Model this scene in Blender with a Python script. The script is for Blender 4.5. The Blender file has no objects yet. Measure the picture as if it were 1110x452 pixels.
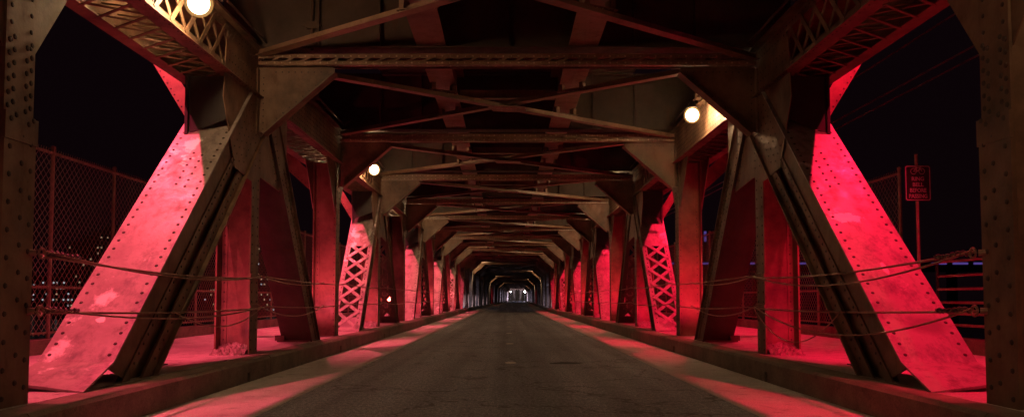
import bpy, math, random
from mathutils import Vector, Matrix
random.seed(7)
SC = bpy.context.scene
COL = SC.collection
R = math.radians

# ------------------------------------------------------------------ camera
CAM_H = 1.25
cam_d = bpy.data.cameras.new("camera"); cam = bpy.data.objects.new("camera", cam_d); COL.objects.link(cam)
cam.location = (0, 0, CAM_H); cam.rotation_euler = (R(93.0), 0, 0)
cam_d.sensor_width = 36; cam_d.lens = 27.57
cam_d.shift_x = 5 / 1110; cam_d.shift_y = 53 / 1110
cam_d.clip_start = 0.05; cam_d.clip_end = 6000
SC.camera = cam
# ------------------------------------------------------------------ world (night)
w = bpy.data.worlds.new("World"); SC.world = w; w.use_nodes = True
nt = w.node_tree; bg = nt.nodes["Background"]
bg.inputs[0].default_value = (0.34, 0.12, 0.20, 1); bg.inputs[1].default_value = 0.0085
SC.view_settings.view_transform = 'Standard'; SC.view_settings.look = 'None'
SC.view_settings.exposure = 0.0; SC.view_settings.gamma = 1
SC.cycles.use_denoising = True
SC.cycles.max_bounces = 6; SC.cycles.diffuse_bounces = 3; SC.cycles.glossy_bounces = 2
SC.cycles.sample_clamp_indirect = 4.0
SC.cycles.use_light_tree = True
AMBER = (1.0, 0.61, 0.31)
LAMP_L = 108.0
RED_L = (1.0, 0.075, 0.13); RED_R = (1.0, 0.012, 0.055)
RED_W = 1950.0

# ------------------------------------------------------------------ materials
def new_mat(name):
    m = bpy.data.materials.new(name); m.use_nodes = True
    return m, m.node_tree, m.node_tree.nodes["Principled BSDF"]
def noise(t, scale, detail=6, rough=.6, vec=None, stretch=None):
    n = t.nodes.new("ShaderNodeTexNoise"); n.inputs["Scale"].default_value = scale
    n.inputs["Detail"].default_value = detail; n.inputs["Roughness"].default_value = rough
    tc = t.nodes.new("ShaderNodeTexCoord")
    g = t.nodes.new("ShaderNodeNewGeometry")
    src = g.outputs["Position"]
    if stretch:
        mp = t.nodes.new("ShaderNodeMapping"); mp.inputs["Scale"].default_value = stretch
        t.links.new(src, mp.inputs[0]); src = mp.outputs[0]
    t.links.new(src, n.inputs["Vector"])
    t.nodes.remove(tc)
    return n.outputs[0]
def ramp(t, fac, stops):
    r = t.nodes.new("ShaderNodeValToRGB"); e = r.color_ramp.elements
    while len(e) < len(stops): e.new(.5)
    for i, (p, c) in enumerate(stops):
        e[i].position = p; e[i].color = (*c, 1) if len(c) == 3 else c
    t.links.new(fac, r.inputs[0]); return r.outputs[0]
def mix(t, a, b, fac, mode='MIX'):
    n = t.nodes.new("ShaderNodeMix"); n.data_type = 'RGBA'; n.blend_type = mode
    if isinstance(fac, float): n.inputs[0].default_value = fac
    else: t.links.new(fac, n.inputs[0])
    for s, v in ((6, a), (7, b)):
        if isinstance(v, tuple): n.inputs[s].default_value = (*v, 1)
        else: t.links.new(v, n.inputs[s])
    return n.outputs[2]
def bump(t, b, h, strength, dist):
    n = t.nodes.new("ShaderNodeBump"); n.inputs["Strength"].default_value = strength; n.inputs["Distance"].default_value = dist
    t.links.new(h, n.inputs["Height"]); t.links.new(n.outputs[0], b.inputs["Normal"])

def steel(name, base, dark, light, rough=.5, rust=(.09, .04, .02), patch=(.57, .62), speck=None):
    m, t, b = new_mat(name)
    n1 = noise(t, 1.3, 8, .65); c = ramp(t, n1, [(.3, dark), (.5, base), (.75, light)])
    n2 = noise(t, 5.0, 8, .7, stretch=(1, 1, .35)); f2 = ramp(t, n2, [(patch[0], (0, 0, 0)), (patch[1] + .12, (1, 1, 1))])
    c = mix(t, c, rust, f2)
    if speck:
        n3 = noise(t, 1.1, 10, .62, stretch=(1, 1, .7)); f3 = ramp(t, n3, [(.60, (0, 0, 0)), (.635, (1, 1, 1))])
        c = mix(t, c, speck, f3)
        n4 = noise(t, 2.3, 12, .75, stretch=(1.5, 1, .6)); f4 = ramp(t, n4, [(.50, (0, 0, 0)), (.64, (.85, .85, .85))])
        c = mix(t, c, tuple(v * .35 for v in base), f4)
        def blob(ctr, rad, col, c, nsc, lo, hi, k_):
            g_ = t.nodes.new("ShaderNodeNewGeometry"); sb_ = t.nodes.new("ShaderNodeVectorMath"); sb_.operation = 'SUBTRACT'; sb_.inputs[1].default_value = ctr
            t.links.new(g_.outputs["Position"], sb_.inputs[0]); dv = t.nodes.new("ShaderNodeVectorMath"); dv.operation = 'DIVIDE'; dv.inputs[1].default_value = rad
            t.links.new(sb_.outputs[0], dv.inputs[0]); ln = t.nodes.new("ShaderNodeVectorMath"); ln.operation = 'LENGTH'; t.links.new(dv.outputs[0], ln.inputs[0])
            nn = noise(t, nsc, 12, .75); ad = t.nodes.new("ShaderNodeMath"); ad.operation = 'MULTIPLY_ADD'; ad.inputs[1].default_value = k_
            t.links.new(nn, ad.inputs[0]); t.links.new(ln.outputs["Value"], ad.inputs[2])
            return mix(t, c, col, ramp(t, ad.outputs[0], [(lo, (1, 1, 1)), (hi, (0, 0, 0))]))
        # washed patch and scrapes on the right leaning diagonal, scuffs at the left one
        c = blob((4.50, 10.33, 2.32), (.62, .34, .34), (.95, .93, .90), c, 6.5, .80, .84, 1.0)
        c = blob((4.62, 9.6, 1.6), (.10, .34, .34), (.8, .76, .74), c, 6, .70, .80, .8)
        c = blob((4.75, 8.9, .95), (.5, .3, .3), (.16, .12, .11), c, 3, .62, .95, .7)
        c = blob((-4.62, 8.95, 1.0), (.16, .14, .14), (.85, .8, .78), c, 9, .76, .82, .9)
    t.links.new(c, b.inputs["Base Color"])
    b.inputs["Roughness"].default_value = rough
    rr = ramp(t, n2, [(.3, (rough - .1,) * 3), (.7, (rough + .2,) * 3)]); t.links.new(rr, b.inputs["Roughness"])
    bump(t, b, noise(t, 22, 6, .6), .25, .01)
    return m
M = {}
M['steel'] = steel('weathered tan steel paint', (.160, .092, .056), (.045, .027, .016), (.28, .18, .115))
M['steel_dark'] = steel('weathered brown steel paint', (.085, .05, .033), (.05, .03, .02), (.12, .075, .05))
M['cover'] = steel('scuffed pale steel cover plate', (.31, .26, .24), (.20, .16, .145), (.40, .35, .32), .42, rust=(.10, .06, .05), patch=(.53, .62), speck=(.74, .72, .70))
M['rivet'] = steel('rusted rivet heads', (.045, .03, .022), (.03, .02, .015), (.07, .05, .035), .6)
M['girder'] = steel('sooty girder paint', (.21, .128, .082), (.10, .06, .04), (.30, .195, .13), .38)

def asphalt():
    m, t, b = new_mat('worn asphalt')
    n1 = noise(t, .9, 8, .6, stretch=(1, .22, 1)); c = ramp(t, n1, [(.3, (.185, .195, .24)), (.7, (.29, .305, .37))])
    nt_ = noise(t, 1.6, 2, .5, stretch=(1, .012, 1)); c = mix(t, c, ramp(t, nt_, [(.38, (.72, .72, .72)), (.62, (1.15, 1.15, 1.15))]), 1.0, 'MULTIPLY')
    n2 = noise(t, 75, 3, .8); c = mix(t, c, ramp(t, n2, [(.36, (.28, .28, .28)), (.5, (1, 1, 1)), (.64, (2.2, 2.1, 2.0))]), 1.0, 'MULTIPLY')
    n5 = noise(t, 24, 4, .85, stretch=(1, .45, 1)); c = mix(t, c, ramp(t, n5, [(.36, (.5, .5, .5)), (.5, (1, 1, 1)), (.62, (1.7, 1.65, 1.6))]), 1.0, 'MULTIPLY')
    n3 = noise(t, .9, 10, .7, stretch=(1, .6, 1)); c = mix(t, c, (.055, .053, .053), ramp(t, n3, [(.59, (0, 0, 0)), (.65, (.7, .7, .7))]))
    v = t.nodes.new("ShaderNodeTexVoronoi"); v.feature = 'DISTANCE_TO_EDGE'; v.inputs["Scale"].default_value = .42
    g = t.nodes.new("ShaderNodeNewGeometry"); wn = t.nodes.new("ShaderNodeTexNoise"); wn.inputs["Scale"].default_value = 2.2; wn.inputs["Detail"].default_value = 8
    t.links.new(g.outputs["Position"], wn.inputs["Vector"]); va = t.nodes.new("ShaderNodeVectorMath"); va.operation = 'MULTIPLY_ADD'; va.inputs[1].default_value = (.9, .9, .9)
    t.links.new(wn.outputs["Color"], va.inputs[0]); t.links.new(g.outputs["Position"], va.inputs[2]); t.links.new(va.outputs[0], v.inputs["Vector"])
    c = mix(t, c, (.04, .038, .038), ramp(t, v.outputs["Distance"], [(0, (.75, .75, .75)), (.006, (.6, .6, .6)), (.012, (0, 0, 0))]))
    t.links.new(c, b.inputs["Base Color"]); b.inputs["Roughness"].default_value = .6
    bump(t, b, n2, .8, .015); return m
M['asphalt'] = asphalt()
def conc(name, a, b_, sc=1.5, rough=.8, stain=(.06, .05, .04), bs=.5, lo=.55):
    m, t, b = new_mat(name)
    n1 = noise(t, sc, 10, .65); c = ramp(t, n1, [(.32, a), (.68, b_)])
    n2 = noise(t, sc * 3.1, 10, .7); c = mix(t, c, stain, ramp(t, n2, [(lo, (0, 0, 0)), (lo + .17, (.75, .75, .75))]))
    n3 = noise(t, 70, 4, .7); c = mix(t, c, ramp(t, n3, [(.35, (.65, .65, .65)), (.65, (1.25, 1.25, 1.25))]), 1.0, 'MULTIPLY')
    t.links.new(c, b.inputs["Base Color"]); b.inputs["Roughness"].default_value = rough
    bump(t, b, n2, bs, .01); return m
M['lit_edge'] = conc('concrete paled as lit band', (.48, .45, .44), (.64, .61, .59), 1.1)  # paled to paint in the flood-lit band beside the kerb
M['kerb'] = conc('old concrete kerb', (.11, .085, .065), (.22, .17, .13), 2.2, stain=(.05, .04, .03))
M['walk'] = conc('concrete sidewalk', (.38, .35, .33), (.54, .50, .47), 1.3, .7, lo=.52)
M['marker'] = conc('worn white road paint', (.60, .58, .55), (.78, .76, .73), 9)
M['lump'] = conc('flaking grout', (.14, .12, .10), (.34, .30, .27), 12, .45, bs=1.0, lo=.5)
M['wood'] = conc('dark timber', (.06, .045, .035), (.10, .075, .055), 3)
def plain(name, c, rough=.5, metal=0.0):
    m, t, b = new_mat(name)
    n = noise(t, 9, 5, .6); cc = ramp(t, n, [(.3, tuple(v * .75 for v in c)), (.7, tuple(min(1, v * 1.2) for v in c))])
    t.links.new(cc, b.inputs["Base Color"])
    b.inputs["Roughness"].default_value = rough; b.inputs["Metallic"].default_value = metal; return m
M['glint_rivet'] = steel('rivet heads with painted glint', (.42, .32, .24), (.28, .2, .14), (.5, .4, .3), .35)  # overhead rivets and bolts painted paler to stand for lamp highlights
M['beam'] = steel('steel darkened for shade', (.065, .041, .030), (.035, .023, .017), (.10, .066, .048), .55)  # same steel, darkened: shade between stringers and on undersides put into the colour
M['galv'] = plain('galvanised steel', (.42, .32, .25), .45, .6)
M['wire'] = plain('dull fence wire', (.30, .21, .16), .5, .4)
M['rope'] = plain('rusty steel rope', (.30, .20, .15), .55, .3)
M['black'] = plain('black painted metal', (.025, .024, .025), .5)
M['cable'] = plain('black cable sheath', (.10, .07, .07), .45)
M['sign_dark'] = plain('black sign sheet', (.03, .03, .03), .35)
M['sign_light'] = plain('reflective white print', (.62, .58, .56), .4)
M['facade'] = plain('dark far facade', (.05, .045, .05), .8)
M['hole'] = plain('drain slot painted shade', (.012, .01, .01), .9)
def water_mat():
    m, t, b = new_mat('dark river water'); b.inputs["Base Color"].default_value = (.006, .007, .010, 1); b.inputs["Roughness"].default_value = .12
    bump(t, b, noise(t, .8, 6, .6), .5, .3); return m
M['water'] = water_mat()
def emit(name, c, s):
    m = bpy.data.materials.new(name); m.use_nodes = True; t = m.node_tree; t.nodes.clear()
    e = t.nodes.new("ShaderNodeEmission"); o = t.nodes.new("ShaderNodeOutputMaterial")
    e.inputs[0].default_value = (*c, 1); e.inputs[1].default_value = s; t.links.new(e.outputs[0], o.inputs[0]); return m
M['bulb'] = emit('glowing sodium globe', AMBER, LAMP_L)
_t = M['bulb'].node_tree; _lw = _t.nodes.new("ShaderNodeLayerWeight"); _lw.inputs[0].default_value = .5
_mr = _t.nodes.new("ShaderNodeMapRange"); _mr.inputs[1].default_value = .03; _mr.inputs[2].default_value = .40
_mr.inputs[3].default_value = LAMP_L * 2.05; _mr.inputs[4].default_value = .5; _mr.interpolation_type = 'SMOOTHSTEP'
_cr = _t.nodes.new("ShaderNodeValToRGB"); _cr.color_ramp.elements[0].position = .15; _cr.color_ramp.elements[0].color = (*AMBER, 1); _cr.color_ramp.elements[1].color = (1, .42, .06, 1)
_t.links.new(_lw.outputs['Facing'], _cr.inputs[0]); _t.links.new(_cr.outputs[0], _t.nodes['Emission'].inputs[0])
_t.links.new(_lw.outputs['Facing'], _mr.inputs[0]); _t.links.new(_mr.outputs[0], _t.nodes['Emission'].inputs[1])
M['bulb_mid'] = emit('sodium globe further off', AMBER, 190)
M['bulb_dim'] = emit('dim sodium globe', AMBER, 130)
M['bulb_far'] = emit('glowing white globe', (1, .93, .9), 60)
M['lens_l'] = emit('red flood lens pinkish', (1, .10, .10), 30)
M['lens_r'] = emit('red flood lens deep', (1, .03, .06), 22)
M['lens_w'] = emit('violet white flood lens', (.8, .75, 1), 25)
M['win_a'] = emit('warm lit window', (1, .72, .42), .34)
M['win_b'] = emit('cool lit window', (.85, .95, 1), .38)
M['win_c'] = emit('violet strip light', (.34, .2, 1), .2)

# ------------------------------------------------------------------ mesh builder
class MB:
    def __init__(s): s.v = []; s.f = []
    def box(s, x0, x1, y0, y1, z0, z1):
        n = len(s.v)
        s.v += [(x0, y0, z0), (x1, y0, z0), (x1, y1, z0), (x0, y1, z0), (x0, y0, z1), (x1, y0, z1), (x1, y1, z1), (x0, y1, z1)]
        s.f += [tuple(n + i for i in q) for q in ((0, 3, 2, 1), (4, 5, 6, 7), (0, 1, 5, 4), (1, 2, 6, 5), (2, 3, 7, 6), (3, 0, 4, 7))]
        return s
    def prism(s, poly, a0, a1, axis='x'):
        """poly in the plane across axis: x -> (y,z), y -> (x,z), z -> (x,y)"""
        if len(poly) < 3: return s
        def P(p, a): return (a, p[0], p[1]) if axis == 'x' else ((p[0], a, p[1]) if axis == 'y' else (p[0], p[1], a))
        n = len(s.v); k = len(poly)
        s.v += [P(p, a0) for p in poly] + [P(p, a1) for p in poly]
        s.f.append(tuple(range(n, n + k))[::-1]); s.f.append(tuple(range(n + k, n + 2 * k)))
        for i in range(k):
            j = (i + 1) % k; s.f.append((n + i, n + j, n + k + j, n + k + i))
        return s
    def bar(s, p, q, wdir, w, th):
        """bar from p to q, width w along wdir, thickness th"""
        p = Vector(p); q = Vector(q); d = (q - p).normalized(); a = Vector(wdir); a = (a - d * a.dot(d)).normalized(); b = d.cross(a)
        n = len(s.v)
        for c in (p, q):
            for i, j in ((-1, -1), (1, -1), (1, 1), (-1, 1)): s.v.append(tuple(c + a * (i * w / 2) + b * (j * th / 2)))
        s.f += [tuple(n + i for i in q_) for q_ in ((0, 1, 2, 3), (7, 6, 5, 4), (0, 4, 5, 1), (1, 5, 6, 2), (2, 6, 7, 3), (3, 7, 4, 0))]
        return s
    def tube(s, pts, r, k=6, close=True):
        pts = [Vector(p) for p in pts]; n0 = len(s.v); m = len(pts)
        for i, p in enumerate(pts):
            d = (pts[min(i + 1, m - 1)] - pts[max(i - 1, 0)]).normalized()
            up = Vector((0, 0, 1)) if abs(d.z) < .9 else Vector((1, 0, 0))
            a = d.cross(up).normalized(); b = d.cross(a)
            for j in range(k):
                t = 2 * math.pi * j / k; s.v.append(tuple(p + a * (r * math.cos(t)) + b * (r * math.sin(t))))
        for i in range(m - 1):
            for j in range(k):
                j2 = (j + 1) % k; s.f.append((n0 + i * k + j, n0 + i * k + j2, n0 + (i + 1) * k + j2, n0 + (i + 1) * k + j))
        if close:
            s.f.append(tuple(n0 + j for j in range(k))[::-1]); s.f.append(tuple(n0 + (m - 1) * k + j for j in range(k)))
        return s
    def dome(s, c, nrm, r=.021, k=7):
        c = Vector(c); n_ = Vector(nrm).normalized(); up = Vector((0, 0, 1)) if abs(n_.z) < .9 else Vector((0, 1, 0))
        a = n_.cross(up).normalized(); b = n_.cross(a); n0 = len(s.v)
        for rr, h in ((1, -.1), (.74, .36)):
            for j in range(k):
                t = 2 * math.pi * j / k; s.v.append(tuple(c + a * (r * rr * math.cos(t)) + b * (r * rr * math.sin(t)) + n_ * (h * r)))
        s.v.append(tuple(c + n_ * r * .52))
        for j in range(k):
            j2 = (j + 1) % k; s.f.append((n0 + j, n0 + j2, n0 + k + j2, n0 + k + j)); s.f.append((n0 + k + j, n0 + k + j2, n0 + 2 * k))
        return s
    def sphere(s, c, r, k=12, m=8, sz=1.0):
        n0 = len(s.v); c = Vector(c)
        for i in range(m + 1):
            ph = math.pi * i / m
            for j in range(k):
                t = 2 * math.pi * j / k
                s.v.append((c.x + r * math.sin(ph) * math.cos(t), c.y + r * math.sin(ph) * math.sin(t), c.z + r * sz * math.cos(ph)))
        for i in range(m):
            for j in range(k):
                j2 = (j + 1) % k; s.f.append((n0 + i * k + j, n0 + (i + 1) * k + j, n0 + (i + 1) * k + j2, n0 + i * k + j2))
        return s
    def lathe(s, c, prof, k=14):
        n0 = len(s.v)
        for r, z in prof:
            for j in range(k):
                t = 2 * math.pi * j / k; s.v.append((c[0] + r * math.cos(t), c[1] + r * math.sin(t), c[2] + z))
        for i in range(len(prof) - 1):
            for j in range(k):
                j2 = (j + 1) % k; s.f.append((n0 + i * k + j, n0 + i * k + j2, n0 + (i + 1) * k + j2, n0 + (i + 1) * k + j))
        return s
    def mesh(s, name, mat, smooth=False, fix=True):
        me = bpy.data.meshes.new(name); me.from_pydata(s.v, [], s.f); me.materials.append(mat)
        if fix:
            import bmesh
            bm = bmesh.new(); bm.from_mesh(me); bmesh.ops.recalc_face_normals(bm, faces=bm.faces); bm.to_mesh(me); bm.free()
        if smooth: me.shade_smooth()
        me.update(); return me
def link(name, me, parent=None, loc=(0, 0, 0), rz=0.0, **props):
    o = bpy.data.objects.new(name, me); COL.objects.link(o); o.location = loc; o.rotation_euler = (0, 0, rz)
    if parent: o.parent = parent
    for k, v in props.items(): o[k] = v
    return o
def thing(name, label, cat, loc=(0, 0, 0), group=None, rz=0.0):
    o = bpy.data.objects.new(name, None); COL.objects.link(o); o.location = loc; o.rotation_euler = (0, 0, rz)
    o['label'] = label; o['category'] = cat
    if group: o['group'] = group
    return o
def tag(o, label, cat, group=None):
    o['label'] = label; o['category'] = cat
    if group: o['group'] = group
    return o
def clip(poly, a, b, c):
    """keep a*y+b*z<=c"""
    out = []
    for i in range(len(poly)):
        p, q = poly[i], poly[(i + 1) % len(poly)]
        dp = a * p[0] + b * p[1] - c; dq = a * q[0] + b * q[1] - c
        if dp <= 0: out.append(p)
        if (dp < 0 < dq) or (dq < 0 < dp):
            t = dp / (dp - dq); out.append((p[0] + t * (q[0] - p[0]), p[1] + t * (q[1] - p[1])))
    return out

# ------------------------------------------------------------------ layout
L = 6.5; Y0 = 6.84; KH = .32; KX = 3.88; NB0, NB1 = -3, 54
ZB, ZT = 4.70, 5.50            # top chord bottom / top
BEND_Y, BEND = 75.0, .0165
def bx(y): return max(0.0, y - BEND_Y) * BEND
def node(k): return Y0 + L * k
def brot(y): return -BEND if y >= BEND_Y else 0.0
YS = [-16, 75] + [75 + 29 * i for i in range(1, 13)]

# ------------------------------------------------------------------ setting: water, road, gutter, walks, kerbs
g = MB(); g.v = [(-4000, -800, -9), (4000, -800, -9), (4000, 5000, -9), (-4000, 5000, -9)]; g.f = [(0, 1, 2, 3)]
link('river_water', g.mesh('river_water', M['water'], fix=False), kind='structure')
def strip(name, x0, x1, z0, z1, mat):
    m = MB(); n = len(YS)
    for y in YS:
        o = bx(y); m.v += [(x0 + o, y, z0), (x1 + o, y, z0), (x1 + o, y, z1), (x0 + o, y, z1)]
    for i in range(n - 1):
        for j in range(4):
            j2 = (j + 1) % 4; m.f.append((i * 4 + j, i * 4 + j2, i * 4 + 4 + j2, i * 4 + 4 + j))
    m.f += [(3, 2, 1, 0), tuple((n - 1) * 4 + j for j in range(4))]
    return link(name, m.mesh(name, mat), kind='structure')
road = strip('road', -2.68, 2.68, -.35, 0, M['asphalt'])
strip('lit_lane_edge', -KX, -2.68, -.35, .004, M['lit_edge']); strip('lit_lane_edge', 2.68, KX, -.35, .004, M['lit_edge'])
walkL = strip('sidewalk', -7.75, -4.24, -.2, KH, M['walk']); walkR = strip('sidewalk', 4.24, 7.75, -.2, KH, M['walk'])
# fine steel edging and small worn white lane markers
mk = MB(); n = 9; mk.v = [(random.uniform(.85, 1) * .13 * math.cos(2 * math.pi * i / n), random.uniform(.8, 1) * .30 * math.sin(2 * math.pi * i / n), .004) for i in range(n)]
mk.f = [tuple(range(n))]; mkm = mk.mesh('lane_marker', M['marker'], fix=False)
for k in range(1, 14): link('lane_marker', mkm, road, (.06, 8.9 + L * k, 0.001))
M['patch'] = conc('dark tar repair', (.045, .045, .05), (.075, .075, .082), 3)
rp = random.Random(11)
for x, y, a, b in ((1.15, 15.3, .34, .30),):
    n = 14; m = MB(); m.v = [(rp.uniform(.75, 1.1) * a * math.cos(2 * math.pi * i / n), rp.uniform(.75, 1.1) * b * math.sin(2 * math.pi * i / n), 0) for i in range(n)]
    m.f = [tuple(range(n))]; link('road_patch', m.mesh('road_patch', M['patch'], fix=False), road, (x, y, .004))
# kerb: one cast length per bay with a drain slot
kb = MB()
def kseg(y0, y1, z0=0.0, inset=0.0):
    kb.prism([(KX + inset, z0 - .02 if z0 == 0 else z0), (KX + inset, KH - .035 + (0 if z0 == 0 else 0)), (KX + .035 + inset, KH), (4.24, KH), (4.24, z0 - .02 if z0 == 0 else z0)], y0, y1, 'y')
kseg(.012, 5.35); kseg(5.35, 5.47, .15); kseg(5.47, L - .012)
kme = kb.mesh('kerb_length', M['kerb'])
kmir = kme.copy()
kroot = {}
for side in (-1, 1):
    kr = bpy.data.objects.new('kerb', None); COL.objects.link(kr); kr['kind'] = 'structure'; kr.scale = (side, 1, 1); kroot[side] = kr
    for k in range(NB0, 50):
        y = node(k) - .4; link('kerb_length', kme, kr, (side * bx(y), y, random.uniform(-.004, .004)), side * brot(y))
    hb = MB().box(3.97, 4.2, 5.36, 5.46, 0, .148).mesh('drain', M['hole'])  # near-black block paints the shade inside the slot
    for k in range(-1, 8): link('drain', hb, kr, (0, node(k) - .4, 0.001))

# ------------------------------------------------------------------ truss library meshes (right-hand side, x > 0)
XI, XO = 4.31, 4.97
def post_mesh(n_cols, cover):
    m = MB(); zt = ZB - .003
    m.box(4.308, 4.335, -.21, .21, KH - .05, zt)
    m.box(4.85, 4.878, -.25, .12, KH - .05, zt)
    m.box(4.335, 4.85, -.018, .018, KH - .05, zt)
    m.box(4.336, 4.43, -.034, -.018, KH, zt).box(4.755, 4.849, -.034, -.018, KH, zt)
    if cover:
        m.box(4.284, 4.307, -.225, .225, KH - .05, 2.62); m.box(4.272, 4.307, -.235, .235, 2.623, 2.86)
    return m.mesh('vertical_post', M['steel'])
def post_rivets(n_cols, cover):
    m = MB(); z = KH + .08
    while z < ZB - 1.1:
        x = 4.308
        if cover: x = 4.284 if z < 2.60 else (4.272 if z < 2.88 else 4.308)
        if n_cols == 2:
            m.dome((x, -.13, z), (-1, 0, 0)); m.dome((x, .13, z), (-1, 0, 0)); st = .16
        elif z < 2.6:
            m.dome((x, -.15, z), (-1, 0, 0), .028); m.dome((x, .15, z + .07), (-1, 0, 0), .028); m.dome((x, .02, z + .12), (-1, 0, 0), .028); st = .24
        else:
            for y, d in ((-.16, 0), (-.09, .045), (.09, 0), (.16, .045)): m.dome((x, y, z + d), (-1, 0, 0), .028)
            st = .115
        m.dome((4.385, -.034, z), (0, -1, 0), .017, 6); m.dome((4.80, -.034, z), (0, -1, 0), .017, 6)
        z += st
    return m.mesh('rivets', M['rivet'])
def chord_mesh(lattice):
    m = MB(); e = .004
    a, b = e, L - e
    for x0, x1 in ((4.30, 4.325), (5.07, 5.095)):
        if lattice and x0 < 5:
            m.box(x0, x1, a, b, ZB + .001, ZB + .14); m.box(x0, x1, a, b, ZT - .14, ZT - .001)
            m.box(x0 + .002, x1 - .002, a + .001, .85, ZB + .14, ZT - .14); m.box(x0 + .002, x1 - .002, L - 1.45, b - .001, ZB + .14, ZT - .14)
        else:
            m.box(x0, x1, a, b, ZB + .001, ZT - .001)
            m.box(x0 - .008, x0 - .0005, a, b, ZB + .002, ZB + .12); m.box(x0 - .008, x0 - .0005, a, b, ZT - .12, ZT - .002)
    for x0, x1 in ((4.19, 4.42), (4.98, 5.19)):
        m.box(x0, x1, a, b, ZB - .02, ZB)
    m.box(4.19, 5.19, a, b, ZT, ZT + .02)
    m.box(4.20, 4.22, a, b, ZT + .021, ZT + .06)
    return m.mesh('top_chord', M['steel'])
def chord_rivets(lattice):
    m = MB(); y = .1
    while y < L - .05:
        rows = [ZB + .06, ZT - .06] if lattice and .9 < y < L - 1.5 else ([ZB + .06, ZB + .17, ZT - .17, ZT - .06] if lattice else [ZB + .05 + i * .1 for i in range(8)])
        for z in rows: m.dome((4.292 if not lattice and (z < ZB + .12 or z > ZT - .12) else 4.30, y, z), (-1, 0, 0), .016, 6)
        m.dome((4.24, y, ZB - .02), (0, 0, -1), .016, 6)
        y += .13
    return m.mesh('rivets', M['rivet'])
chord_bars_side = []   # (p,q)
y = .7
while y < L - 1.3:
    chord_bars_side.append(((4.298, y, ZB + .09), (4.298, y + .56, ZT - .09)))
    chord_bars_side.append(((4.318, y + .56, ZB + .09), (4.318, y, ZT - .09)))
    y += .46
under = []
y = .15
i = 0
while y < L - .5:
    under.append(((4.40, y, ZB - .027), (5.0, y + .42, ZB - .027))); under.append(((4.40, y + .42, ZB + .006), (5.0, y, ZB + .006)))
    under.append(((4.35, y + .2, ZB + .12), (5.05, y + .2, ZB + .22)))
    y += .40
def gusset_top_mesh():
    m = MB(); m.prism([(-1.55, ZB + .55), (1.75, ZB + .55), (1.75, 4.05), (1.30, 3.25), (.2, 3.35), (-.25, 3.2), (-1.1, 3.3), (-1.65, 4.3)], 4.283, 4.297)
    m.prism([(-1.3, ZB - .03), (1.3, ZB - .03), (.9, 3.5), (-1.1, 3.1)], 4.99, 5.005)
    return m.mesh('gusset_plate', M['steel'])
def gusset_top_rivets():
    m = MB()
    for i in range(-11, 13):
        for j in range(3): m.dome((4.283, i * .13, ZB + .08 + j * .14), (-1, 0, 0), .017, 6)
    for i in range(9):
        for j in range(4):
            y = -1.25 + i * .11 + j * .11; z = 3.42 + i * .12 - j * .10 + .1
            if 3.35 < z < ZB - .02 and y < -.2: m.dome((4.283, y, z), (-1, 0, 0), .017, 6)
            y = 1.05 - i * .06 + j * .11; z = 3.42 + i * .12 + j * .03
            if z < ZB - .02: m.dome((4.283, y, z), (-1, 0, 0), .017, 6)
    for j in range(9): m.dome((4.283, -.12, 3.5 + j * .13), (-1, 0, 0), .017, 6); m.dome((4.283, .12, 3.5 + j * .13), (-1, 0, 0), .017, 6)
    return m.mesh('rivets', M['rivet'])
def gusset_low_mesh():
    m = MB(); m.prism([(-1.15, ZB + .5), (1.05, ZB + .5), (1.05, ZB - .1), (.21, 3.42), (-.21, 3.42), (-1.15, ZB - .1)], 4.337, 4.350)
    m.prism([(-1.05, ZB - .03), (1.05, ZB - .03), (.2, 3.5), (-.2, 3.5)], 4.88, 4.90)
    return m.mesh('gusset_plate', M['steel'])
def gusset_low_rivets():
    m = MB()
    for i in range(-8, 9):
        for j in range(3): m.dome((4.300, i * .125, ZB + .06 + j * .13), (-1, 0, 0), .017, 6)
    for j in range(8):
        z = 3.5 + j * .15
        for y in (-.14, .14): m.dome((4.308, y, z), (-1, 0, 0), .024, 7)
    return m.mesh('rivets', M['rivet'])

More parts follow.
